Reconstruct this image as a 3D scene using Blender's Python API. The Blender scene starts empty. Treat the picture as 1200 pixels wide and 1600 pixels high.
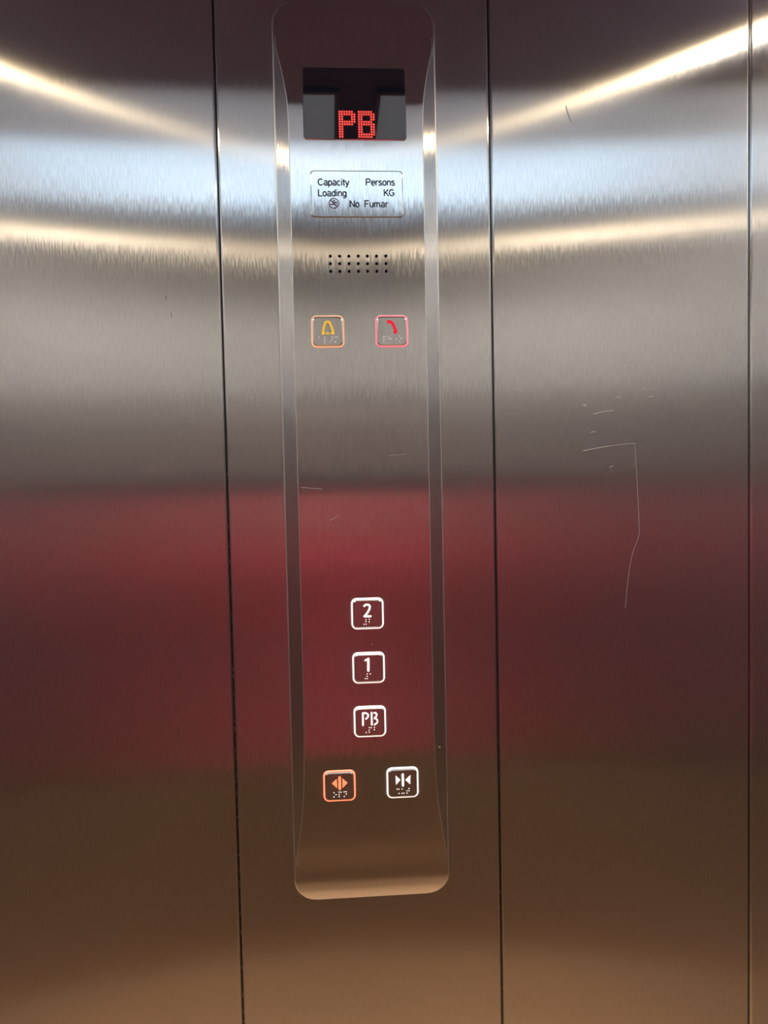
import bpy, bmesh, math, random
from mathutils import Vector, Matrix

random.seed(7)
S = bpy.context.scene
COL = S.collection

# ------------------------------------------------------------------ camera
CAM = (0.0, -0.9, 1.5)
cd = bpy.data.cameras.new('camera')
cam = bpy.data.objects.new('camera', cd)
COL.objects.link(cam)
cd.sensor_fit = 'VERTICAL'
cd.sensor_height = 32.0
cd.lens = 32.0 * 1202.0 / 1600.0
cd.clip_start = 0.004
cd.clip_end = 50
right = Vector((0.99736741, -0.06942384, -0.02094251))
fwd = Vector((0.06843278, 0.99664864, -0.04481557))
up = Vector((0.02398359, 0.04326443, 0.99877574))
mw = Matrix((right, up, -fwd)).transposed().to_4x4()
mw.translation = Vector(CAM)
cam.matrix_world = mw
S.camera = cam

# ------------------------------------------------------------------ world, exposure
wd = bpy.data.worlds.new('world')
S.world = wd
wd.use_nodes = True
wd.node_tree.nodes['Background'].inputs[0].default_value = (0.02, 0.02, 0.022, 1)
wd.node_tree.nodes['Background'].inputs[1].default_value = 1.0
S.view_settings.view_transform = 'Standard'
S.view_settings.look = 'None'
S.view_settings.gamma = 1.0
S.view_settings.exposure = 0.12
S.view_settings.use_curve_mapping = False
S.cycles.glossy_bounces = 6
S.cycles.max_bounces = 10
S.cycles.sample_clamp_indirect = 6.0

# lights of the car (emission of the lamps built further down)
SPOT_E, SPOT_C = 640.0, (1.0, 0.78, 0.47)
BEAM, BEAM_C, BEAM_W = 50.0, (1.0, 0.95, 0.90), (1.0, 0.90, 0.75)
LED_E, LED_C = 2.1, (0.58, 0.81, 1.0)
EDGE_E = 0.36
CEIL = 2.15          # ceiling height
BACK = -1.45         # rear wall
SIDE = 0.82          # side walls

# ------------------------------------------------------------------ helpers
def tag(o, label=None, cat=None, group=None, kind=None):
    if label: o['label'] = label
    if cat: o['category'] = cat
    if group: o['group'] = group
    if kind: o['kind'] = kind
    return o

def empty(name, loc):
    o = bpy.data.objects.new(name, None)
    o.empty_display_size = 0.05
    COL.objects.link(o)
    o.location = loc
    o['_org'] = list(loc)
    return o

def org(o):
    return Vector(o['_org']) if o is not None and '_org' in o.keys() else Vector((0, 0, 0))

def obj(name, bm, mat, parent=None, origin=None, smooth=None):
    """links bm (world coordinates) as ONE mesh object"""
    o0 = org(parent) if parent is not None else Vector(origin or (0, 0, 0))
    bmesh.ops.recalc_face_normals(bm, faces=bm.faces)
    for v in bm.verts:
        v.co -= o0
    me = bpy.data.meshes.new(name)
    bm.to_mesh(me)
    bm.free()
    me.materials.append(mat)
    o = bpy.data.objects.new(name, me)
    COL.objects.link(o)
    o['_org'] = list(o0)
    if parent is not None:
        o.parent = parent
    else:
        o.location = o0
    if smooth is not None:
        for p in me.polygons: p.use_smooth = True
        if smooth < 180:
            me.set_sharp_from_angle(angle=math.radians(smooth))
    return o

def wn(o):
    m = o.modifiers.new('weighted_normal', 'WEIGHTED_NORMAL')
    m.keep_sharp = True
    m.weight = 100
    return o

def box(bm, a, b, bev=0.0, seg=2):
    r = bmesh.ops.create_cube(bm, size=1.0)
    vs = r['verts']
    for v in vs:
        v.co = Vector([a[i] + (v.co[i] + 0.5) * (b[i] - a[i]) for i in range(3)])
    if bev:
        es = list({e for v in vs for e in v.link_edges})
        bmesh.ops.bevel(bm, geom=es, offset=bev, segments=seg, affect='EDGES', profile=0.5)

def loft(bm, rings, cap=True):
    R = [[bm.verts.new(p) for p in r] for r in rings]
    n = len(R[0])
    for a, b in zip(R, R[1:]):
        for i in range(n):
            bm.faces.new((a[i], a[(i + 1) % n], b[(i + 1) % n], b[i]))
    if cap:
        bm.faces.new(R[0][::-1])
        bm.faces.new(R[-1])
    return R

def rrect(w, h, r, n=6):
    """rounded rectangle outline (x, z), centred"""
    pts = []
    for cx, cz, a0 in ((w/2-r, h/2-r, 0), (-w/2+r, h/2-r, 90), (-w/2+r, -h/2+r, 180), (w/2-r, -h/2+r, 270)):
        for k in range(n + 1):
            a = math.radians(a0 + 90 * k / n)
            pts.append((cx + r * math.cos(a), cz + r * math.sin(a)))
    return pts

def circle(r, n=24, cx=0, cz=0):
    return [(cx + r * math.cos(2*math.pi*k/n), cz + r * math.sin(2*math.pi*k/n)) for k in range(n)]

def prism(bm, outline, f0, f1):
    """outline (x,z) extruded between depth functions f0(z), f1(z) (metres in front of the wall)"""
    loft(bm, [[(x, -f0(z), z) for x, z in outline], [(x, -f1(z), z) for x, z in outline]])

def ribbon(bm, pts, w, f, h=0.0003, ends=True):
    """a stroke of width w along (x,z) points, lying on depth f(z), h thick"""
    n = len(pts)
    L, Rr = [], []
    for i in range(n):
        p = Vector(pts[i])
        d0 = (p - Vector(pts[i-1])).normalized() if i > 0 else None
        d1 = (Vector(pts[i+1]) - p).normalized() if i < n-1 else None
        if d0 is None: d = d1; s = 1
        elif d1 is None: d = d0; s = 1
        else:
            d = (d0 + d1).normalized()
            s = min(1.6, 1.0 / max(0.3, d.dot(d0)))
        nrm = Vector((-d.y, d.x)) * (w / 2 * s)
        L.append(p + nrm); Rr.append(p - nrm)
    for i in range(n - 1):
        q = [L[i], L[i+1], Rr[i+1], Rr[i]]
        prism(bm, [(a.x, a.y) for a in q], lambda z: f(z) - 0.0001, lambda z: f(z) + h)
    if ends:
        for p in pts:
            prism(bm, circle(w/2*0.98, 14, p[0], p[1]), lambda z: f(z) - 0.0001, lambda z: f(z) + h * 0.97)

def smooth_path(pts, sub=6):
    out = []
    n = len(pts)
    for i in range(n - 1):
        p0 = Vector(pts[max(0, i-1)]); p1 = Vector(pts[i]); p2 = Vector(pts[i+1]); p3 = Vector(pts[min(n-1, i+2)])
        for k in range(sub):
            t = k / sub
            out.append(tuple(0.5 * ((2*p1) + (p2-p0)*t + (2*p0-5*p1+4*p2-p3)*t*t + (3*p1-p0-3*p2+p3)*t**3)))
    out.append(tuple(pts[-1]))
    return out

def skin_mesh(chains, sub=2):
    """chains: list of lists of (pos, radius or (rx,ry)); points with equal position merge. Returns a mesh."""
    idx, vs, rad, ed = {}, [], [], []
    for ch in chains:
        prev = None
        for p, r in ch:
            k = tuple(round(c, 4) for c in p)
            if k not in idx:
                idx[k] = len(vs); vs.append(p); rad.append(r if isinstance(r, tuple) else (r, r))
            if prev is not None and prev != idx[k]:
                ed.append((prev, idx[k]))
            prev = idx[k]
    me = bpy.data.meshes.new('tmp')
    me.from_pydata(vs, ed, [])
    o = bpy.data.objects.new('tmp', me)
    COL.objects.link(o)
    m = o.modifiers.new('skin', 'SKIN')
    m.use_smooth_shade = True
    for i, sv in enumerate(me.skin_vertices[0].data):
        sv.radius = rad[i]
        sv.use_root = (i == 0)
    sm = o.modifiers.new('sub', 'SUBSURF')
    sm.levels = sub; sm.render_levels = sub
    dg = bpy.context.evaluated_depsgraph_get()
    out = bpy.data.meshes.new_from_object(o.evaluated_get(dg))
    bpy.data.objects.remove(o)
    bm = bmesh.new()
    bm.from_mesh(out)
    bpy.data.meshes.remove(out)
    return bm

def _arc(cx, cz, rx, rz, a0, a1, n=12):
    return [(cx + rx * math.cos(math.radians(a0 + (a1 - a0) * k / n)), cz + rz * math.sin(math.radians(a0 + (a1 - a0) * k / n))) for k in range(n + 1)]
# narrow grotesque letters: advance width and strokes, cap height 1
GLYPH = {
 'C': (.74, [_arc(.37, .5, .31, .45, 45, 315, 18)]),
 'P': (.68, [[(.08, 0), (.08, .95)], [(.08, .95), (.36, .95)] + _arc(.36, .71, .24, .24, 90, -90) + [(.08, .47)]]),
 'L': (.58, [[(.08, 1), (.08, .05)], [(.03, .05), (.54, .05)]]),
 'K': (.70, [[(.08, 0), (.08, 1)], [(.08, .36), (.62, 1)], [(.26, .56), (.66, 0)]]),
 'G': (.78, [_arc(.38, .5, .32, .45, 45, 320, 18) + [(.67, .22), (.67, .47)], [(.40, .47), (.72, .47)]]),
 'N': (.74, [[(.08, 0), (.08, 1)], [(.08, .97), (.64, .03)], [(.64, 0), (.64, 1)]]),
 'F': (.62, [[(.08, 0), (.08, 1)], [(.03, .95), (.56, .95)], [(.08, .52), (.50, .52)]]),
 'a': (.56, [_arc(.26, .52, .19, .17, 160, 0, 10) + [(.45, .10), (.48, .0)], _arc(.245, .20, .20, .16, 60, 330, 14)]),
 'c': (.52, [_arc(.27, .355, .21, .32, 50, 310, 14)]),
 'd': (.58, [_arc(.27, .355, .20, .32, 0, 360, 18), [(.48, 0), (.48, 1)]]),
 'e': (.56, [[(.08, .37), (.48, .37)] + _arc(.28, .355, .21, .32, 0, 310, 16)]),
 'g': (.58, [_arc(.27, .355, .20, .32, 0, 360, 18), [(.48, .69), (.48, -.05)] + _arc(.28, -.06, .20, .17, 0, -150, 8)]),
 'i': (.24, [[(.11, 0), (.11, .71)], [(.11, .88), (.11, 1.0)]]),
 'm': (.84, [[(.08, 0), (.08, .71)], [(.08, .45)] + _arc(.235, .47, .145, .20, 165, 0, 8) + [(.38, 0)], [(.38, .45)] + _arc(.545, .47, .155, .20, 165, 0, 8) + [(.70, 0)]]),
 'n': (.56, [[(.08, 0), (.08, .71)], [(.08, .42)] + _arc(.27, .46, .19, .21, 165, 0, 10) + [(.46, 0)]]),
 'o': (.58, [_arc(.28, .355, .21, .32, 0, 360, 20)]),
 'p': (.58, [_arc(.29, .355, .20, .32, 0, 360, 18), [(.08, .71), (.08, -.26)]]),
 'r': (.38, [[(.08, 0), (.08, .71)], [(.08, .42)] + _arc(.26, .46, .17, .21, 165, 70, 6)]),
 's': (.50, [_arc(.25, .52, .17, .15, 30, 200, 9) + _arc(.24, .20, .18, .16, 70, -160, 12)]),
 't': (.32, [[(.14, .90), (.14, .14)] + _arc(.25, .14, .11, .10, 180, 280, 6), [(.0, .66), (.29, .66)]]),
 'u': (.56, [[(.08, .71)] + _arc(.27, .25, .19, .21, 180, 345, 10) + [(.46, .30)], [(.46, .71), (.46, 0)]]),
 'y': (.52, [[(.03, .71), (.26, .03)], [(.49, .71), (.24, -.10)] + [(.18, -.22), (.04, -.24)]]),
}
def text_bm(body, width, x, z, f, h, cap=.0075, wt=.175):
    """engraved and inked lettering: left end x, baseline z, scaled to width and cap height, lying on depth f(z)"""
    total = sum(GLYPH[c][0] for c in body) - .10
    sx = width / total
    bm = bmesh.new()
    u = 0
    for c in body:
        adv, strokes = GLYPH[c]
        for st in strokes:
            ribbon(bm, [(x + (u + a - .03) * sx, z + b * cap) for a, b in st], wt * cap, f, h, ends=False)
        u += adv
    return bm

# ------------------------------------------------------------------ materials
def newmat(name):
    m = bpy.data.materials.new(name)
    m.use_nodes = True
    nt = m.node_tree
    return m, nt, nt.nodes['Principled BSDF']

def plain(name, col, rough=0.5, metal=0.0, spec=0.5, var=0.06, scale=30.0, coat=0.0):
    m, nt, b = newmat(name)
    tc = nt.nodes.new('ShaderNodeTexCoord')
    nz = nt.nodes.new('ShaderNodeTexNoise')
    nz.inputs['Scale'].default_value = scale
    nz.inputs['Detail'].default_value = 4
    nt.links.new(tc.outputs['Object'], nz.inputs['Vector'])
    mx = nt.nodes.new('ShaderNodeMix'); mx.data_type = 'RGBA'
    mx.inputs['A'].default_value = tuple(c * (1 - var) for c in col) + (1,)
    mx.inputs['B'].default_value = tuple(min(1, c * (1 + var)) for c in col) + (1,)
    nt.links.new(nz.outputs['Fac'], mx.inputs['Factor'])
    nt.links.new(mx.outputs['Result'], b.inputs['Base Color'])
    b.inputs['Roughness'].default_value = rough
    b.inputs['Metallic'].default_value = metal
    b.inputs['Specular IOR Level'].default_value = spec
    b.inputs['Coat Weight'].default_value = coat
    return m

def steel(name, col=(0.59, 0.585, 0.585), ax=0.28, ay=0.012, grain=0.030, wave=0.004, smudge=0.10, tangent=(0, 0, 1), var=0.22):
    """vertically brushed stainless steel: sharp along the brushing (ay), spread across it (ax)"""
    m = bpy.data.materials.new(name)
    m.use_nodes = True
    nt = m.node_tree
    nt.nodes.remove(nt.nodes['Principled BSDF'])
    out = nt.nodes['Material Output']
    b = nt.nodes.new('ShaderNodeBsdfAnisotropic')
    b.distribution = 'GGX'
    nt.links.new(b.outputs[0], out.inputs[0])
    r0 = (ax * ay) ** 0.25
    b.inputs['Anisotropy'].default_value = 1 - math.sqrt(ay / ax)
    tc = nt.nodes.new('ShaderNodeTexCoord')
    mp = nt.nodes.new('ShaderNodeMapping')
    mp.inputs['Scale'].default_value = (620, 620, 70)
    nt.links.new(tc.outputs['Object'], mp.inputs['Vector'])
    nz = nt.nodes.new('ShaderNodeTexNoise')
    nz.inputs['Scale'].default_value = 1.0
    nz.inputs['Detail'].default_value = 3.0
    nz.inputs['Roughness'].default_value = 0.7
    nt.links.new(mp.outputs['Vector'], nz.inputs['Vector'])
    # fine light and dark strokes of the brushing
    mx = nt.nodes.new('ShaderNodeMix'); mx.data_type = 'RGBA'
    mx.inputs['A'].default_value = tuple(c * (1 - var) for c in col) + (1,)
    mx.inputs['B'].default_value = tuple(min(1, c * (1 + var)) for c in col) + (1,)
    nt.links.new(nz.outputs['Fac'], mx.inputs['Factor'])
    nt.links.new(mx.outputs['Result'], b.inputs['Color'])
    # each brushed strand leans a little up or down; the sheet itself is gently wavy
    n3 = nt.nodes.new('ShaderNodeTexNoise')
    n3.inputs['Scale'].default_value = 11.0
    n3.inputs['Detail'].default_value = 1.0
    nt.links.new(tc.outputs['Object'], n3.inputs['Vector'])
    def lean(src, k):
        q = nt.nodes.new('ShaderNodeMath'); q.operation = 'MULTIPLY_ADD'
        q.inputs[1].default_value = k; q.inputs[2].default_value = -0.5 * k
        nt.links.new(src.outputs['Fac'], q.inputs[0])
        return q
    q1, q2 = lean(nz, grain), lean(n3, wave)
    sm = nt.nodes.new('ShaderNodeMath'); sm.operation = 'ADD'
    nt.links.new(q1.outputs[0], sm.inputs[0]); nt.links.new(q2.outputs[0], sm.inputs[1])
    cz = nt.nodes.new('ShaderNodeCombineXYZ')
    nt.links.new(sm.outputs[0], cz.inputs[2])
    ge = nt.nodes.new('ShaderNodeNewGeometry')
    va = nt.nodes.new('ShaderNodeVectorMath'); va.operation = 'ADD'
    nt.links.new(ge.outputs['Normal'], va.inputs[0]); nt.links.new(cz.outputs[0], va.inputs[1])
    vn = nt.nodes.new('ShaderNodeVectorMath'); vn.operation = 'NORMALIZE'
    nt.links.new(va.outputs[0], vn.inputs[0])
    nt.links.new(vn.outputs[0], b.inputs['Normal'])
    # cloudy hand smudges
    n2 = nt.nodes.new('ShaderNodeTexNoise')
    n2.inputs['Scale'].default_value = 9.0
    n2.inputs['Detail'].default_value = 5.0
    nt.links.new(tc.outputs['Object'], n2.inputs['Vector'])
    mr = nt.nodes.new('ShaderNodeMapRange')
    mr.inputs['To Min'].default_value = r0 * (1 - smudge)
    mr.inputs['To Max'].default_value = r0 * (1 + smudge)
    nt.links.new(n2.outputs['Fac'], mr.inputs['Value'])
    nt.links.new(mr.outputs['Result'], b.inputs['Roughness'])
    cx = nt.nodes.new('ShaderNodeCombineXYZ')
    for i in range(3): cx.inputs[i].default_value = tangent[i]
    nt.links.new(cx.outputs[0], b.inputs['Tangent'])
    return m

def glow(name, col, strength, base=(0.8, 0.8, 0.8), rough=0.4):
    m, nt, b = newmat(name)
    b.inputs['Base Color'].default_value = base + (1,)
    b.inputs['Roughness'].default_value = rough
    b.inputs['Emission Color'].default_value = tuple(col) + (1,)
    b.inputs['Emission Strength'].default_value = strength
    return m

STEEL = steel('brushed_steel_wall')
PLATE = steel('brushed_steel_plate', ax=0.22, ay=0.009, wave=0.010)
RUBBED_HIGHLIGHT = steel('rubbed_highlight_edge', (0.86, 0.85, 0.84), ax=0.65, ay=0.10)
CAP = steel('button_steel', ax=0.2, ay=0.03, grain=0.02)
SHINY = plain('bright_steel', (0.62, 0.61, 0.60), 0.12, 1.0, var=0.02)
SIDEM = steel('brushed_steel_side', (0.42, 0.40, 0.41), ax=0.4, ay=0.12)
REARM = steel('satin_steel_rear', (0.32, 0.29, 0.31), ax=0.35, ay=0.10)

BAND = plain('added_taupe_laminate', (0.13, 0.125, 0.13), 0.5)
BLACK = plain('black_gap', (0.008, 0.008, 0.01), 0.6)
DARKH = plain('dark_hole', (0.002, 0.002, 0.002), 0.9, spec=0.0)
GLASS = plain('dark_display_glass', (0.004, 0.008, 0.017), 0.03, 0.0, 0.95, var=0.0)
GLASS.node_tree.nodes['Principled BSDF'].inputs['IOR'].default_value = 1.7
INK = plain('dark_ink', (0.025, 0.03, 0.04), 0.5)
DUST = plain('pale_dust', (0.30, 0.28, 0.26), 0.9)
KICK = plain('added_brown_laminate', (0.30, 0.165, 0.085), 0.55)
REDINK = plain('dull_red_ink', (0.16, 0.03, 0.05), 0.5)
SCR = plain('scratched_bare_steel', (0.40, 0.385, 0.37), 0.5, 0.3)
LAMI = plain("added_pale_laminate", (0.235, 0.24, 0.25), 0.5)
CEILM = plain('ceiling_bronze', (0.16, 0.13, 0.19), 0.45, 0.5)
FLOORM = plain('brown_floor_vinyl', (0.52, 0.30, 0.155), 0.5, var=0.12, scale=14)
TRIM = plain('dark_steel_trim', (0.30, 0.29, 0.28), 0.35, 1.0)

# ------------------------------------------------------------------ the car: floor, ceiling, walls
bm = bmesh.new(); box(bm, (-SIDE - .05, BACK - .05, -0.04), (SIDE + .05, 0.05, 0.0))
tag(obj('floor', bm, FLOORM), kind='structure')
bm = bmesh.new(); box(bm, (-SIDE - .05, BACK - .05, CEIL), (SIDE + .05, 0.05, CEIL + .04))
tag(obj('ceiling', bm, CEILM), kind='structure')
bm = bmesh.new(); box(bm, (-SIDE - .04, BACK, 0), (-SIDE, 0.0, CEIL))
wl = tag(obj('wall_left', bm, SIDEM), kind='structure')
bm = bmesh.new(); box(bm, (-SIDE - .01, BACK + .006, 1.66), (-SIDE + .006, -0.06, CEIL))
obj('added_upper_panel', bm, LAMI, wl)  # added pale panel, lightens what the plate bevel mirrors
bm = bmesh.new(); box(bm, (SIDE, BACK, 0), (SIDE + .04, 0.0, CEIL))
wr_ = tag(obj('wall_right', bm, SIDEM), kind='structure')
bm = bmesh.new(); box(bm, (SIDE - .006, BACK + .006, 1.66), (SIDE + .01, -0.06, CEIL))
obj('added_upper_panel', bm, LAMI, wr_)  # added like the left one, lightens the other bevel
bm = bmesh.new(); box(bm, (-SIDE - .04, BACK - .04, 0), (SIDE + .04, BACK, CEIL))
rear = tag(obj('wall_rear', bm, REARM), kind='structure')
bm = bmesh.new(); box(bm, (-SIDE, BACK - .01, 1.755), (SIDE, BACK + .006, CEIL))
obj('added_upper_panel', bm, LAMI, rear)  # added pale panel, makes the bright upper zone mirrored in the steel
bm = bmesh.new(); box(bm, (-SIDE, BACK - .01, 1.50), (SIDE, BACK + .006, 1.753))
obj('added_middle_band', bm, BAND, rear)  # added band, steps the mirrored brightness down below the pale panel
bm = bmesh.new(); box(bm, (-SIDE, BACK - .01, 0), (SIDE, BACK + .006, 0.60))
obj('added_kick_panel', bm, KICK, rear)  # added panel, brings a lighter brown into the lowest mirrored zone

front = empty('wall_front', (0, 0, 0))
tag(front, kind='structure')
bm = bmesh.new(); box(bm, (-SIDE - .04, 0.011, 0), (SIDE + .04, 0.04, CEIL))
obj('panel_backing', bm, BLACK, front)
SEAMS = [-SIDE, -0.7465, -0.4330, -0.1195, 0.1942, 0.5068, SIDE]
GAP = 0.0007
panels = []
for a, b in zip(SEAMS, SEAMS[1:]):
    a += GAP; b -= GAP
    r = 0.0032
    prof = [(a, 0.011)]
    for k in range(7):
        t = math.radians(90 * k / 6)
        prof.append((a + r - r * math.cos(t), r - r * math.sin(t)))
    n = 10
    for k in range(1, n):
        prof.append((a + r + (b - a - 2 * r) * k / n, 0.0))
    for k in range(7):
        t = math.radians(90 * k / 6)
        prof.append((b - r + r * math.sin(t), r - r * math.cos(t)))
    prof.append((b, 0.011))
    bm = bmesh.new()
    zs = [0.0, 0.5, 1.0, 1.5, 2.0, CEIL]
    rows = [[bm.verts.new((x, y, z)) for x, y in prof] for z in zs]
    for r0, r1 in zip(rows, rows[1:]):
        for i in range(len(prof) - 1):
            bm.faces.new((r0[i], r0[i+1], r1[i+1], r1[i]))
    p = obj('wall_panel', bm, STEEL, front, smooth=180)
    # normals must face the cabin
    if p.data.polygons[len(prof)//2].normal.y > 0:
        p.data.flip_normals()
    wn(p)
    panels.append(p)

# pale dust caught in the lower joints
for xs in SEAMS[2:6]:
    bm = bmesh.new()
    z = 0.80
    while z < 1.50:
        z += random.uniform(0.004, 0.022) * (1 + 1.5 * max(0, z - 1.1))
        l = random.uniform(0.001, 0.006)
        ribbon(bm, [(xs + random.uniform(-.0004, .0004), z), (xs + random.uniform(-.0004, .0004), z + l)], random.uniform(.0003, .0008), lambda q: -0.0075, 0.0002, ends=False)
    tag(obj('joint_dust', bm, DUST, front), kind='stuff')

# scratches and scuffs in the steel of the panels
flat0 = lambda z: 0.00003
def scratch(parent, pts, w=0.0005, name='scratch'):
    bm = bmesh.new()
    ribbon(bm, pts, w, flat0, 0.00008, ends=False)
    return obj(name, bm, SCR, parent)
pr = panels[4]
scratch(pr, [(0.3009, 1.5267), (0.3160, 1.5295), (0.3314, 1.5318)], 0.0007)
scratch(pr, [(0.3314, 1.5318), (0.3480, 1.5336), (0.3643, 1.5347)], 0.0004)
scratch(pr, [(0.3643, 1.5347), (0.365, 1.5198), (0.3664, 1.4945), (0.3685, 1.4522), (0.3691, 1.4267), (0.3667, 1.4183), (0.3603, 1.4022), (0.3562, 1.3814), (0.3530, 1.357), (0.3512, 1.3366)], 0.0003)
scratch(pr, [(0.3138, 1.5701), (0.325, 1.5727), (0.338, 1.5743)], 0.0007)
for a, b in (((0.3007, 1.5817), (0.3061, 1.5816)), ((0.3012, 1.5800), (0.3060, 1.5801)), ((0.3105, 1.5486), (0.3159, 1.5496)),
             ((0.3726, 1.5989), (0.3773, 1.5996)), ((0.3328, 1.5066), (0.3375, 1.5081)), ((0.3428, 1.5898), (0.3467, 1.5897)),
             ((0.3811, 1.5897), (0.3866, 1.5903)), ((0.3870, 1.5990), (0.3900, 1.5992))):
    scratch(pr, [a, b], 0.0006)

def specks(parent, spots, name='scuff_marks'):
    """tiny nicks nobody could count: (x0,x1,z0,z1,count)"""
    bm = bmesh.new()
    for x0, x1, z0, z1, n in spots:
        for _ in range(n):
            x = random.gauss((x0 + x1) / 2, (x1 - x0) / 4); z = random.gauss((z0 + z1) / 2, (z1 - z0) / 4)
            a = random.choice((0.1, 0.5, 0.7, 1.2, 2.4)); l = random.choice((0.0004, 0.0006, 0.0009, 0.0016, 0.0025)) * 0.8
            w = random.uniform(0.0002, 0.0004)
            ribbon(bm, [(x, z), (x + l * math.cos(a), z + l * math.sin(a))], w, flat0, 0.00006, ends=False)
    o = obj(name, bm, SCR, parent)
    return tag(o, kind='stuff')
specks(pr, [(0.20, 0.29, 1.62, 1.68, 30), (0.20, 0.26, 1.56, 1.62, 40), (0.28, 0.33, 1.67, 1.71, 12), (0.33, 0.45, 1.62, 1.67, 10),
            (0.24, 0.48, 1.40, 1.70, 26), (0.23, 0.30, 1.68, 1.72, 8)])
specks(panels[2], [(-0.20, -0.14, 1.56, 1.63, 46), (-0.32, -0.14, 1.2, 1.62, 14)])
specks(panels[3], [(0.15, 0.19, 1.45, 1.62, 12), (-0.115, -0.06, 1.52, 1.64, 10)])
bm = bmesh.new()
ribbon(bm, [(-0.1825, 1.7117), (-0.1806, 1.706)], 0.0005, flat0, 0.00006, ends=False)
ribbon(bm, [(-0.1767, 1.693), (-0.1762, 1.6872)], 0.0005, flat0, 0.00006, ends=False)
tag(obj('scratch', bm, INK, panels[2]), 'short dark scratch')
bm = bmesh.new()
ribbon(bm, smooth_path([(0.2842, 1.9288), (0.2868, 1.919), (0.2901, 1.9106)]), 0.0005, flat0, 0.00006, ends=False)
tag(obj('scratch', bm, INK, pr), 'short dark scratch')

# ------------------------------------------------------------------ the control panel
X0, ZB, ZT, HW = 0.0385, 0.999, 2.040, 0.0925
H0, SL = 0.005, 0.424
FB = [(0, .0005), (.004, .0021), (.010, .0035), (.018, .0045), (.026, .0050), (.036, .0054), (.05, .0062), (.08, .0083), (.111, .0101), (.15, .0113), (.2, .0119), (.26, .0121), (9, .0121)]
FU = [(0, .0005), (.004, .0014), (.010, .0024), (.018, .0032), (.026, .0039), (.036, .0049), (.061, .0074), (.08, .0092), (.1, .0107), (.114, .0115), (.13, .0119), (.16, .0121), (.2, .0121), (.26, .0121), (9, .0121)]
def F(z):
    """how far the front face of the plate stands out from the wall at height z"""
    FT = FB if z - ZB < ZT - z else FU
    t = max(0.0, min(z - ZB, ZT - z))
    n = len(FT)
    for i in range(n - 1):
        if t <= FT[i+1][0]:
            (t0, f0), (t1, f1) = FT[i], FT[i+1]
            def slope(j):
                if j <= 0: return (FT[1][1]-FT[0][1])/(FT[1][0]-FT[0][0])
                if j >= n - 2: return 0.0
                return (FT[j+1][1]-FT[j-1][1])/(FT[j+1][0]-FT[j-1][0])
            h = t1 - t0; s = (t - t0) / h
            m0, m1 = slope(i) * h, slope(i+1) * h
            return (2*s**3-3*s**2+1)*f0 + (s**3-2*s**2+s)*m0 + (-2*s**3+3*s**2)*f1 + (s**3-s**2)*m1
    return FT[-1][1]

cp = empty('control_panel', (X0, 0, ZB))
tag(cp, 'tall brushed steel lift control panel with display, capacity plate and push buttons', 'control panel')

RC = 0.027
bm = bmesh.new()
ts = [0.0, .0006, .0015, .003, .0045, .006, .008, .010, .0125, .015, .018, .021, .024, .027, .031, .036, .040, .045, .05, .056, .062, .07, .08, .09, .10, .111, .12, .13, .14, .15, .165, .18, .2, .22, .24, .26]
mid = [ZB + .26 + (ZT - ZB - .52) * k / 12 for k in range(1, 12)]
zs = [ZB + t for t in ts] + mid + [ZT - t for t in reversed(ts)]
rows = []
NF = 14
for z in zs:
    t = min(z - ZB, ZT - z)
    W = HW if t >= RC else HW - (RC - math.sqrt(max(0, RC**2 - (RC - t)**2)))
    f = F(z); e = min(H0, f)
    rr = min(0.0017, e * 0.6)
    sec = [(W, 0.0)] + [(W - rr + rr * math.cos(math.radians(q)), e - rr + rr * math.sin(math.radians(q))) for q in (0, 22, 45, 66)] + [(W - rr, e)]
    wf = min(HW - max(0, f - H0) / SL, W - rr - .0020)
    d = min(0.0010, max(0.0002, (W - rr - wf) * .4))
    s0 = (max(f, e) - e) / max(1e-6, W - rr - wf)
    fo = f - d * s0
    sec += [(wf + d, fo), (wf + d * .5, f - d * s0 * .5625 + 0), (wf, f - d * s0 * .25), (wf - d * .5, f - d * s0 * .0625), (wf - d, f)]
    half = sec
    row = [(-x, y) for x, y in half] + [(-(wf - d) + 2 * (wf - d) * k / NF, f) for k in range(1, NF)] + [(x, y) for x, y in reversed(half)]
    rows.append([bm.verts.new((X0 + x, -y, z)) for x, y in row])
nrow = len(rows[0])
for r0, r1 in zip(rows, rows[1:]):
    for i in range(nrow - 1):
        fc_ = bm.faces.new((r0[i], r0[i+1], r1[i+1], r1[i]))
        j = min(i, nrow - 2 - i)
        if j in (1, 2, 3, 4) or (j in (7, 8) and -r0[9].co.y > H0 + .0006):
            fc_.material_index = 1                               # rubbed edges, their highlight lines put into the brighter colour
for r in (rows[0], rows[-1]):
    zz = r[0].co.z
    base = [bm.verts.new((v.co.x, 0.0, zz)) for v in r]
    for i in range(len(r) - 1):
        try: bm.faces.new((r[i], r[i+1], base[i+1], base[i]))
        except ValueError: pass
fp = obj('faceplate', bm, PLATE, cp, smooth=50)
fp.data.materials.append(RUBBED_HIGHLIGHT)
wn(fp)

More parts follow.
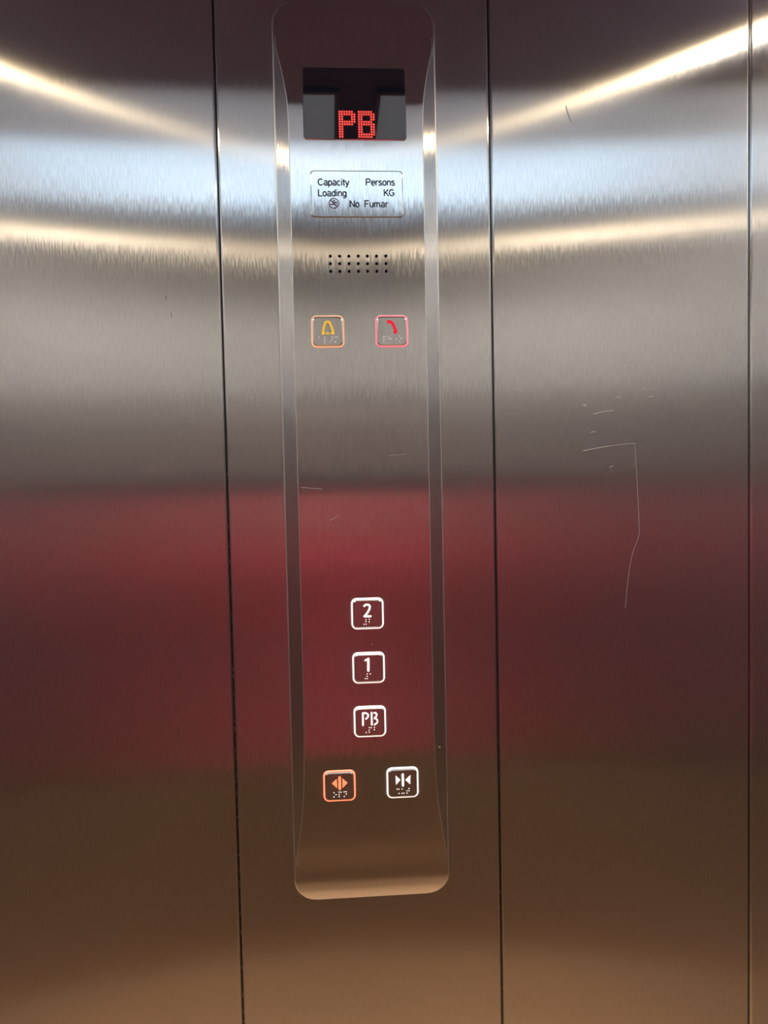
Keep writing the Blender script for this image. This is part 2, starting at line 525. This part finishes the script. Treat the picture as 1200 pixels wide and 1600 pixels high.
# scratches on the faceplate
def pscratch(pts, w=0.0006):
    bm = bmesh.new(); ribbon(bm, pts, w, lambda z: F(z) + 0.00002, 0.00008, ends=False)
    return obj('scratch', bm, SCR, fp)
pscratch([(-0.0339, 1.4905), (-0.029, 1.4903), (-0.0235, 1.4894), (-0.017, 1.4890), (-0.0102, 1.4882)], 0.0005)
pscratch([(-0.0021, 1.4521), (0.003, 1.4540), (0.0077, 1.4571)], 0.0005)
pscratch([(0.066, 1.5245), (0.075, 1.5260), (0.087, 1.5262)], 0.0004)
pscratch([(0.0436, 1.3065), (0.0446, 1.3057)], 0.0011)
pscratch([(0.1205, 1.1815), (0.1213, 1.1800)], 0.0012)
bm = bmesh.new()
for x0, x1, z0, z1, n in ((-0.03, 0.11, 1.50, 1.66, 40), (0.07, 0.125, 1.40, 1.56, 60), (-0.02, 0.05, 1.60, 1.66, 24), (-0.037, -0.02, 1.40, 1.60, 12), (0.0, 0.11, 1.20, 1.35, 10), (-0.03, 0.1, 1.68, 1.76, 18)):
    for _ in range(n):
        x = min(0.112, max(-0.036, random.uniform(x0, x1))); z = random.uniform(z0, z1)
        a = random.uniform(-0.6, 1.2); l = random.choice((0.0004, 0.0006, 0.0008, 0.0012, 0.002)) * 0.7
        ribbon(bm, [(x, z), (x + l * math.cos(a), z + l * math.sin(a))], random.uniform(0.0002, 0.0004), lambda q: F(q) + 0.00002, 0.00006, ends=False)
tag(obj('scuff_marks', bm, SCR, fp), kind='stuff')

# display: dark glass in a thin bright lip, red dot-matrix letters behind it
dx0, dx1, dz0, dz1 = -0.0203, 0.0948, 1.8825, 1.9618
dcx, dcz, dw, dh = (dx0 + dx1) / 2, (dz0 + dz1) / 2, dx1 - dx0, dz1 - dz0
def shift(o, x, z): return [(a + x, b + z) for a, b in o]
fd0, fd1 = F(dz0), F(dz1)
fd1 += .0016
FD = lambda z: fd0 + (fd1 - fd0) * (z - dz0) / (dz1 - dz0) + 0.0003
bm = bmesh.new()
prism(bm, shift(rrect(dw, dh, .003), dcx, dcz), lambda z: FD(z) - .003, lambda z: FD(z) + .0006)
disp = obj('display', bm, GLASS, cp, smooth=40)
tag(disp, 'dark glass display showing red letters PB')
bm = bmesh.new()
o1 = shift(rrect(dw + .0012, dh + .0012, .0036), dcx, dcz); o2 = shift(rrect(dw, dh, .003), dcx, dcz)
loft(bm, [[(x, -(FD(z) - .003), z) for x, z in o1], [(x, -(FD(z) + .0003), z) for x, z in o1], [(x, -(FD(z) + .0006), z) for x, z in o2], [(x, -(FD(z) - .003), z) for x, z in o2]], cap=False)
obj('display_lip', bm, SHINY, disp, smooth=40)
LEDR = glow('red_led', (1.0, 0.15, 0.11), 1.2, (0.1, 0.01, 0.01))
LEDB = glow('red_led_bleed', (0.75, 0.0, 0.004), 0.42, (0.1, 0.0, 0.0))
GP = ['111111.', '1111111', '11...11', '11...11', '1111111', '111111.', '11.....', '11.....', '11.....', '11.....', '11.....']
GB = ['111111.', '1111111', '11...11', '11...11', '111111.', '1111111', '11...11', '11...11', '11...11', '1111111', '111111.']
px, pz = 0.00278, 0.00278
for gx, G, nm in ((0.0201, GP, 'P'), (0.0419, GB, 'B')):
    bm = bmesh.new(); b2 = bmesh.new()
    for r, line in enumerate(G):
        for c, ch in enumerate(line):
            if ch == '1':
                cx, cz = gx + c * px, 1.9130 - r * pz
                prism(bm, circle(.00080, 10, cx, cz), lambda z: FD(z) + .0004, lambda z: FD(z) + .00085)
                prism(b2, shift(rrect(px * 1.0, pz * 1.0, .0003, 2), cx, cz), lambda z: FD(z) + .0004, lambda z: FD(z) + .0007)
    d = obj('led_letter', bm, LEDR, disp)
    tag(d, 'red dot matrix letter ' + nm)
    obj('led_glow', b2, LEDB, disp)

# capacity plate
qx0, qx1, qz0, qz1 = -0.0146, 0.0902, 1.7955, 1.8478
qcx, qcz, qw, qh = (qx0 + qx1) / 2, (qz0 + qz1) / 2, qx1 - qx0, qz1 - qz0
bm = bmesh.new()
o1 = shift(rrect(qw, qh, .0042), qcx, qcz); o2 = shift(rrect(qw - .0022, qh - .0022, .0034), qcx, qcz)
loft(bm, [[(x, -(F(z) - .001), z) for x, z in o1], [(x, -(F(z) + .0003), z) for x, z in o1], [(x, -(F(z) + .0011), z) for x, z in o2]])
cpl = obj('capacity_plate', bm, PLATE, cp, smooth=20)
tag(cpl, 'small steel capacity plate with dark lettering')
FQ = lambda z: F(z) + .0011
for body, x, z, w in (('Capacity', -0.0060, 1.8310, 0.0346), ('Persons', 0.0481, 1.8312, 0.0326), ('Loading', -0.0061, 1.8190, 0.0318),
                      ('KG', 0.0684, 1.8194, 0.0117), ('No', 0.0292, 1.8069, 0.0107), ('Fumar', 0.0462, 1.8069, 0.0263)):
    obj('lettering', text_bm(body, w, x, z, FQ, .00015), INK, cpl)
# no-smoking sign
ix, iz, ir = 0.0114, 1.8111, 0.0060
sg = bmesh.new()
o1 = circle(ir, 32, ix, iz); o2 = circle(ir * .84, 32, ix, iz)
loft(sg, [[(x, -(FQ(z)), z) for x, z in o1], [(x, -(FQ(z) + .00018), z) for x, z in o1], [(x, -(FQ(z) + .00018), z) for x, z in o2], [(x, -(FQ(z)), z) for x, z in o2]], cap=False)
ribbon(sg, [(ix - ir * .66, iz + ir * .66), (ix + ir * .66, iz - ir * .66)], .0011, FQ, .0002, ends=False)
sgn = obj('no_smoking_sign', sg, REDINK, cpl)
tag(sgn, 'round no smoking sign')
bm = bmesh.new()
ribbon(bm, [(ix - .0042, iz - .0012), (ix + .0024, iz - .0012)], .0012, FQ, .00014, ends=False)
ribbon(bm, [(ix + .0032, iz - .0012), (ix + .0042, iz - .0012)], .0012, FQ, .00014, ends=False)
ribbon(bm, smooth_path([(ix + .0035, iz - .0002), (ix + .0036, iz + .0012), (ix + .0016, iz + .0017), (ix + .0006, iz + .0028), (ix + .0012, iz + .0040)]), .0008, FQ, .00014, ends=False)
ribbon(bm, smooth_path([(ix + .0026, iz - .0002), (ix + .0022, iz + .0008), (ix + .0004, iz + .0008), (ix - .0006, iz + .0022), (ix + .0000, iz + .0036)]), .0007, FQ, .00014, ends=False)
obj('cigarette_mark', bm, INK, sgn)

# speaker holes: 7 x 3
bm0 = bmesh.new()
hx = [0.0059 + .01053 * i for i in range(7)]; hz = [1.7524, 1.7439, 1.7354]
for x in hx:
    for z in hz:
        bm = bmesh.new()
        a = circle(.0022, 20, x, z); b = circle(.0016, 20, x, z)
        loft(bm, [[(u, -(F(v) - .0004), v) for u, v in a], [(u, -(F(v) + .00018), v) for u, v in a], [(u, -(F(v) - .0002), v) for u, v in b]], cap=False)
        rim = obj('speaker_hole', bm, SHINY, cp, smooth=60)
        bm = bmesh.new(); prism(bm, circle(.00165, 20, x, z), lambda q: F(q) - .002, lambda q: F(q) + .00006)
        obj('hole', bm, DARKH, rim)
bm0.free()

# push buttons
K70, K65 = 0.745e-3 / 17.14, 0.745e-3 / 18.46
WHITE = glow('white_button_light', (1.0, 0.90, 0.87), 0.55, (0.85, 0.84, 0.82))
WHITEB = glow('braille_white', (1.0, 0.92, 0.88), 0.18, (0.9, 0.89, 0.87))  # faint glow put into the white dots to brighten them
AMB_R = glow('amber_ring_light', (1.0, 0.38, 0.16), 0.50, (0.7, 0.6, 0.5))
AMB_S = glow('amber_symbol_light', (0.92, 0.47, 0.02), 0.85, (0.2, 0.12, 0.01))
PINK_R = glow('pink_ring_light', (1.0, 0.10, 0.22), 0.60, (0.7, 0.5, 0.5))
RED_S = glow('red_symbol_light', (0.80, 0.0, 0.025), 0.9, (0.15, 0.0, 0.01))
ORG_R = glow('orange_ring_light', (1.0, 0.12, 0.035), 1.15, (0.7, 0.4, 0.3))
ORG_S = glow('orange_symbol_light', (1.0, 0.15, 0.04), 1.0, (0.6, 0.3, 0.2))
def button(cx, cz, label, ring_mat, sym_mat, k, ox, oy, shear, strokes=(), polys=(), discs=(), braille=()):
    fc = F(cz)
    fb = lambda z: fc                                           # a button is flat
    def T(p):
        u, v = p[0] - ox, p[1] - oy
        return (cx + (u - .026 * v) * k, cz + (-v - shear * u) * k)
    w, h = .0336, .0328
    bm = bmesh.new()
    a = shift(rrect(w, h, .0046, 8), cx, cz); b = shift(rrect(w - .0022, h - .0022, .0036, 8), cx, cz)
    loft(bm, [[(x, -(fc - .001), z) for x, z in a], [(x, -(fc + .0020), z) for x, z in a], [(x, -(fc + .0030), z) for x, z in b]])
    cap = obj('push_button', bm, CAP, cp, smooth=30)
    tag(cap, label)
    bm = bmesh.new()
    a = shift(rrect(w + .0040, h + .0038, .0064, 8), cx, cz); a2 = shift(rrect(w + .0034, h + .0032, .0062, 8), cx, cz); b = shift(rrect(w + .0002, h + .0002, .0047, 8), cx, cz)
    loft(bm, [[(x, -(fc - .001), z) for x, z in a], [(x, -(fc + .0009), z) for x, z in a], [(x, -(fc + .0014), z) for x, z in a2], [(x, -(fc + .0014), z) for x, z in b], [(x, -(fc - .001), z) for x, z in b]], cap=False)
    obj('light_ring', bm, ring_mat, cap, smooth=40)
    ft = lambda z: fc + .0030
    bm = bmesh.new()
    for pts, wd_, sm in strokes:
        q = [T(p) for p in pts]
        if sm: q = smooth_path(q)
        ribbon(bm, q, wd_ * k, ft, .00025, ends=True)
    for poly in polys:
        prism(bm, [T(p) for p in poly], lambda z: fc + .0029, lambda z: fc + .00325)
    for p, r in discs:
        q = T(p); prism(bm, circle(r * k, 20, *q), lambda z: fc + .0029, lambda z: fc + .00328)
    obj('symbol', bm, sym_mat, cap)
    bm = bmesh.new()
    for p in braille:
        q = T(p)
        r = .00078
        rings = []
        for j in range(5):
            a = math.radians(18 * j)
            rings.append([(x, -(fc + .0029 + .0007 * math.sin(a)), z) for x, z in circle(r * math.cos(a), 12, *q)])
        loft(bm, rings)
    obj('braille', bm, WHITEB, cap, smooth=80)

button(0.0010, 1.6674, 'alarm button with amber bell and glowing orange ring', AMB_R, AMB_S, K65, 591, 609, 0.0,
       strokes=[([(505, 668), (448, 668), (462, 590), (495, 440), (525, 365), (585, 335), (645, 365), (685, 460), (745, 610), (752, 668), (690, 668)], 56, False)],
       discs=[((592, 668), 36)],
       braille=[(340, 782), (497, 782), (500, 855), (500, 922), (650, 918), (708, 782), (708, 852), (798, 778), (860, 778), (805, 918)])
button(0.0742, 1.6672, 'call button with red handset and glowing pink ring', PINK_R, RED_S, K65, 591, 609, 0.0,
       strokes=[([(495, 352), (548, 348), (600, 400), (650, 490), (690, 580), (700, 625), (680, 655)], 76, True)],
       discs=[((492, 355), 50), ((688, 640), 54)],
       braille=[(350, 770), (412, 770), (355, 835), (355, 908), (497, 768), (505, 832), (560, 832), (710, 832), (802, 760), (860, 830), (805, 900)])
button(0.0392, 1.3425, 'floor button marked 2 with white ring', WHITE, WHITE, K70, 583, 574, 0.05,
       strokes=[([(495, 362), (530, 332), (580, 326), (632, 352), (640, 410), (615, 480), (560, 570), (505, 640)], 56, True), ([(500, 643), (665, 636)], 56, False)],
       braille=[(540, 733), (540, 790), (490, 858), (547, 858), (628, 725), (628, 793)])
button(0.0392, 1.2789, 'floor button marked 1 with white ring', WHITE, WHITE, K70, 617, 600, 0.05,
       strokes=[([(520, 392), (606, 348)], 48, False), ([(604, 350), (606, 665)], 64, False)],
       braille=[(575, 757), (575, 820), (525, 885), (580, 885), (658, 757)])
button(0.0393, 1.2153, 'floor button marked PB with white ring', WHITE, WHITE, K70, 600, 600, 0.05,
       strokes=[([(405, 362), (412, 685)], 50, False), ([(410, 358), (480, 358), (532, 380), (550, 425), (530, 475), (490, 512)], 46, True),
                ([(640, 345), (650, 668)], 50, False), ([(712, 348), (758, 358), (778, 398), (762, 448), (722, 492)], 44, True),
                ([(722, 492), (775, 520), (800, 570), (782, 622), (722, 668)], 44, True)],
       braille=[(580, 752), (633, 752), (580, 815), (580, 878), (497, 885), (718, 745), (718, 808)])
button(0.0020, 1.1403, 'door open button with orange outward arrows and glowing orange ring', ORG_R, ORG_S, K70, 574, 600, 0.055,
       strokes=[([(575, 358), (582, 660)], 76, False)], polys=[[(366, 520), (500, 390), (512, 645)], [(790, 497), (648, 375), (655, 640)]],
       braille=[(425, 772), (480, 828), (425, 890), (562, 757), (615, 757), (565, 820), (565, 883), (700, 750), (752, 745), (752, 808), (703, 873)])
button(0.0762, 1.1406, 'door close button with white inward arrows', WHITE, WHITE, K70, 583, 591, 0.055,
       strokes=[([(582, 352), (590, 655)], 64, False)], polys=[[(385, 380), (520, 497), (403, 638)], [(792, 362), (650, 500), (787, 618)]],
       braille=[(430, 760), (483, 757), (567, 752), (755, 740), (703, 803), (757, 800), (485, 875), (567, 870), (622, 870), (705, 867)])

# ------------------------------------------------------------------ ceiling lamps (behind and above the viewer, seen mirrored in the steel)
SPOTM = glow('warm_spot_lens', SPOT_C, SPOT_E, (0.9, 0.9, 0.9))
SPOTR = glow('warm_rear_spot_lens', (1.0, 0.74, 0.40), SPOT_E * 1.3, (0.9, 0.9, 0.9))
def spot(x, y, label, r=.020):
    t = empty('ceiling_spotlight', (x, y, CEIL))
    tag(t, label, 'ceiling light', 'ceiling spotlights')
    def ring(rr, z): return [(x + rr * math.cos(a), y + rr * math.sin(a), z) for a in [2 * math.pi * k / 28 for k in range(28)]]
    bm = bmesh.new()
    loft(bm, [ring(r + .014, CEIL), ring(r + .014, CEIL - .003), ring(r + .012, CEIL - .005), ring(r + .002, CEIL - .005), ring(r, CEIL - .001)], cap=False)
    obj('trim_ring', bm, SHINY, t, smooth=50)
    bm = bmesh.new(); loft(bm, [ring(r, CEIL - .0005), ring(r, CEIL - .002)])
    obj('lens', bm, SPOTM if y > -1 else SPOTR, t)
    ld = bpy.data.lights.new('beam', 'SPOT')
    ld.energy = BEAM; ld.color = BEAM_C if y > -1 else BEAM_W; ld.spot_size = math.radians(134 if y > -1 else 154); ld.spot_blend = 1.0; ld.shadow_soft_size = 0.010
    lo = bpy.data.objects.new('beam', ld); COL.objects.link(lo)
    lo.parent = t; lo.location = (0, 0, -0.007)
for x, y, l in ((-0.72, -0.135, 'warm ceiling spotlight by the button wall, mirrored as the bright streak at upper left'),
                (0.735, -0.14, 'warm ceiling spotlight by the button wall, mirrored as the bright streak at upper right'),
                (-0.66, -1.18, 'warm ceiling spotlight near the rear wall, mirrored as the lower left streak'),
                (0.67, -1.18, 'warm ceiling spotlight near the rear wall, mirrored as the lower right streak')):
    spot(x, y, l, .019 if y > -1 else .012)
LEDM = glow('cool_light_diffuser', LED_C, LED_E, (0.9, 0.9, 0.9))
EDGEM = glow('frosted_light_edge', LED_C, EDGE_E, (0.9, 0.9, 0.9))
def panel(x0, x1, y0, y1, label):
    t = empty('ceiling_light', ((x0 + x1) / 2, (y0 + y1) / 2, CEIL))
    tag(t, label, 'ceiling light', 'ceiling light panels')
    bm = bmesh.new()
    for a, b in (((x0, y0), (x1, y0 + .008)), ((x0, y1 - .008), (x1, y1)), ((x0, y0 + .008), (x0 + .008, y1 - .008)), ((x1 - .008, y0 + .008), (x1, y1 - .008))):
        box(bm, (a[0], a[1], CEIL - .008), (b[0], b[1], CEIL))
    obj('frame', bm, TRIM, t)
    bm = bmesh.new(); box(bm, (x0 + .008, y0 + .008, CEIL - .007), (x1 - .008, -0.63, CEIL - .001))
    obj('diffuser', bm, LEDM, t)
    bm = bmesh.new(); box(bm, (x0 + .008, -0.625, CEIL - .006), (x1 - .008, y1 - .008, CEIL - .001))
    tag(obj('frosted_edge', bm, EDGEM, t), 'dimmer frosted strip of the light')
panel(-0.62, 0.03, -0.95, -0.40, 'cool white square ceiling light panel, mirrored at left as a pale blue band')
panel(0.09, 0.70, -0.95, -0.40, 'cool white square ceiling light panel, mirrored at right as a pale blue band')

# ------------------------------------------------------------------ the person holding the phone (mirrored as the red area)
SKIN = plain('skin', (0.48, 0.27, 0.19), 0.5)
REDC = plain('red_wool_coat', (0.78, 0.085, 0.135), 0.8, var=0.15, scale=60)
TROU = plain('dark_trousers', (0.020, 0.016, 0.014), 0.8)
SHOE = plain('black_leather', (0.012, 0.011, 0.011), 0.35)
HAIR = plain('dark_brown_hair', (0.025, 0.015, 0.010), 0.5)
PX, PY = -0.02, -1.20
pe = empty('person', (PX, PY, 0))
tag(pe, 'person in a red coat and dark trousers holding up a phone, mirrored in the steel', 'person')
def P(x, y, z): return (PX + x, PY + y, z)
body = []
body.append([(P(0, 0, .95), (.15, .10)), (P(0, 0, 1.10), (.13, .095)), (P(0, 0, 1.28), (.15, .10)), (P(0, 0, 1.40), (.12, .075)), (P(0, .005, 1.47), .052), (P(0, .02, 1.535), .052), (P(0, .045, 1.60), (.066, .085)), (P(0, .04, 1.665), (.072, .088)), (P(0, .03, 1.715), (.05, .06))])
body.append([(P(0, .045, 1.60), (.066, .085)), (P(0, .118, 1.598), .012), (P(0, .132, 1.588), .0085)])
for s in (-1, 1):
    body.append([(P(0, .045, 1.60), (.066, .085)), (P(s * .073, .03, 1.605), (.010, .016)), (P(s * .083, .022, 1.612), (.007, .014))])
    body.append([(P(0, 0, .95), (.15, .10)), (P(s * .09, 0, .86), .082), (P(s * .10, .015, .50), .056), (P(s * .10, -.005, .33), .052), (P(s * .10, -.02, .10), .036), (P(s * .105, .03, .05), .036), (P(s * .115, .12, .035), (.038, .026))])
HANDS = {1: (0.024, 1), -1: (-0.063, -1)}
for s in (-1, 1):
    hx_ = HANDS[s][0]
    sh = P(s * .17, -.005, 1.395); el = P(s * .25, .07, 1.15)
    wr = (hx_ + s * .045, -.955, 1.345)
    pm = (hx_ + s * .030, -.925, 1.400)
    pm0 = (hx_ + s * .036, -.938, 1.375)
    body.append([(P(0, 0, 1.40), (.12, .075)), (sh, .058), (P(s * .21, .03, 1.28), .046), (el, .039), ((wr[0] * .45 + el[0] * .55, wr[1] * .45 + el[1] * .55, wr[2] * .45 + el[2] * .55), .036), (wr, .026), (pm0, (.024, .020)), (pm, (.026, .020))])
    for i, (dz, ln) in enumerate(((.042, .9), (.022, 1.0), (.002, .95), (-.018, .8))):
        base = (hx_ + s * .022, -.908, pm[2] + dz * .8)
        body.append([(pm, (.026, .020)), (base, .0095), (hx_ + s * .012, -.893 - .002, pm[2] + dz) and ((hx_ + s * .010, -.894, pm[2] + dz), .0085), ((hx_ - s * .014 * ln, -.8945, pm[2] + dz + .003), .0078), ((hx_ - s * .030 * ln, -.8955, pm[2] + dz + .005), .0068)])
    body.append([(pm0, (.024, .020)), ((hx_ + s * .020, -.932, 1.395), .0115), ((hx_ + s * .004, -.927, 1.418), .0100), ((hx_ - s * .012, -.9235, 1.436), .0085)])
bmb = skin_mesh(body, 2)
bo = obj('body', bmb, SKIN, pe, smooth=180)
# eyes, mouth
EYE = plain('brown_eye', (0.10, 0.07, 0.05), 0.1)
for s in (-1, 1):
    bm = bmesh.new()
    bmesh.ops.create_uvsphere(bm, u_segments=12, v_segments=8, radius=.011, matrix=Matrix.Translation(P(s * .030, .112, 1.628)))
    obj('eye', bm, EYE, pe, smooth=180)
bm = bmesh.new()
bmesh.ops.create_uvsphere(bm, u_segments=14, v_segments=8, radius=1, matrix=Matrix.Translation(P(0, .118, 1.556)) @ Matrix.Diagonal((.023, .009, .006, 1)))
obj('mouth', bm, plain('lips', (0.35, 0.10, 0.09), 0.4), pe, smooth=180)
# hair: cap with length to the neck, open at the face
bm = bmesh.new()
rings = []
for z, rx, ry, cy in ((1.755, .02, .02, .02), (1.748, .055, .06, .02), (1.72, .082, .092, .015), (1.68, .094, .104, .008), (1.64, .096, .098, -.008), (1.60, .096, .085, -.028), (1.55, .092, .070, -.042), (1.50, .088, .060, -.05), (1.46, .080, .050, -.055)):
    rings.append([P(rx * math.cos(a), cy + ry * math.sin(a), z + (0.0)) for a in [2 * math.pi * k / 24 for k in range(24)]])
loft(bm, rings)
obj('hair', bm, HAIR, pe, smooth=180)
def ell(cx, cy, z, rx, ry, n=28, p=2.4):
    out = []
    for k in range(n):
        a = 2 * math.pi * k / n
        c, s_ = math.cos(a), math.sin(a)
        out.append(P(cx + rx * math.copysign(abs(c) ** (2 / p), c), cy + ry * math.copysign(abs(s_) ** (2 / p), s_), z))
    return out
bm = bmesh.new()
loft(bm, [ell(0, 0, .765, .215, .150), ell(0, 0, .775, .222, .156), ell(0, 0, .90, .212, .150), ell(0, 0, 1.08, .190, .140), ell(0, 0, 1.25, .205, .142), ell(0, 0, 1.36, .205, .130), ell(0, -.002, 1.42, .165, .105), ell(0, 0, 1.455, .095, .080), ell(0, .003, 1.475, .070, .068)])
for s in (-1, 1):
    hx_ = HANDS[s][0]
    el = Vector(P(s * .25, .07, 1.15)); sh = Vector(P(s * .165, -.005, 1.385)); wr = Vector((hx_ + s * .047, -.960, 1.335))
    path = [Vector(P(s * .06, 0, 1.400)), Vector(P(s * .15, -.003, 1.392)), sh.lerp(el, .22) + Vector((s * .022, 0, .012)), sh.lerp(el, .5) + Vector((s * .01, 0, 0)), el, el.lerp(wr, .5), wr]
    rad = [.060, .074, .074, .066, .060, .052, .042]
    rings = []
    for i, (c, r) in enumerate(zip(path, rad)):
        d = (path[min(i + 1, 6)] - path[max(i - 1, 0)]).normalized()
        u = Vector((0, 1, 0)) if i == 0 else u
        u = (u - d * u.dot(d)).normalized(); v = d.cross(u)      # carried along the sleeve so it does not twist
        rings.append([tuple(c + u * r * math.cos(a) + v * r * math.sin(a)) for a in [2 * math.pi * k / 18 for k in range(18)]])
    loft(bm, rings)
coat = obj('coat', bm, REDC, pe, smooth=60)
for k in range(5):
    bm = bmesh.new()
    bmesh.ops.create_uvsphere(bm, u_segments=12, v_segments=8, radius=1, matrix=Matrix.Translation(P(.03, .140 + .003 * (k < 1), 0.86 + .115 * k)) @ Matrix.Diagonal((.011, .014, .011, 1)))
    obj('coat_button', bm, SHOE, coat, smooth=180)
for s in (-1, 1):
    bm = bmesh.new()
    loft(bm, [ell(s * .088, 0, .93, .098, .105), ell(s * .092, 0, .80, .092, .095), ell(s * .10, .012, .50, .078, .080), ell(s * .10, -.005, .30, .070, .072), ell(s * .10, -.012, .09, .062, .068)])
    obj('trouser_leg', bm, TROU, pe, smooth=60)
    bm = bmesh.new()
    loft(bm, [ell(s * .11, .055, .002, .050, .140), ell(s * .11, .055, .022, .052, .142), ell(s * .11, .050, .050, .047, .125), ell(s * .105, .01, .085, .046, .070), ell(s * .10, -.018, .105, .044, .052)])
    obj('shoe', bm, SHOE, pe, smooth=60)

ph = empty('mobile_phone', (-0.0195, -.909, 1.375))
tag(ph, 'dark phone held upright in both hands of the person in red', 'phone')
bm = bmesh.new()
loft(bm, [[(-0.0195 + x, y, 1.4475 + z) for x, z in rrect(.074, .150, .010)] for y in (-.913, -.9055)])
obj('phone_body', bm, plain('phone_back_black', (0.02, 0.02, 0.022), 0.25), ph, smooth=30)
bm = bmesh.new()
loft(bm, [[(-0.0195 + x, y, 1.4475 + z) for x, z in rrect(.069, .145, .008)] for y in (-.9136, -.9131)])
obj('screen', bm, glow('phone_screen_light', (0.55, 0.5, 0.48), 0.35, (0.02, 0.02, 0.02)), ph)
for x, z in ((0.0, 1.5), (0.0, 1.478), (-0.018, 1.489)):
    bm = bmesh.new()
    loft(bm, [[(x + a, y, z + b) for a, b in circle(.0065, 20)] for y in (-.9056, -.9035)])
    obj('camera_lens', bm, GLASS, ph, smooth=30)

for o in COL.objects:
    if '_org' in o.keys(): del o['_org']
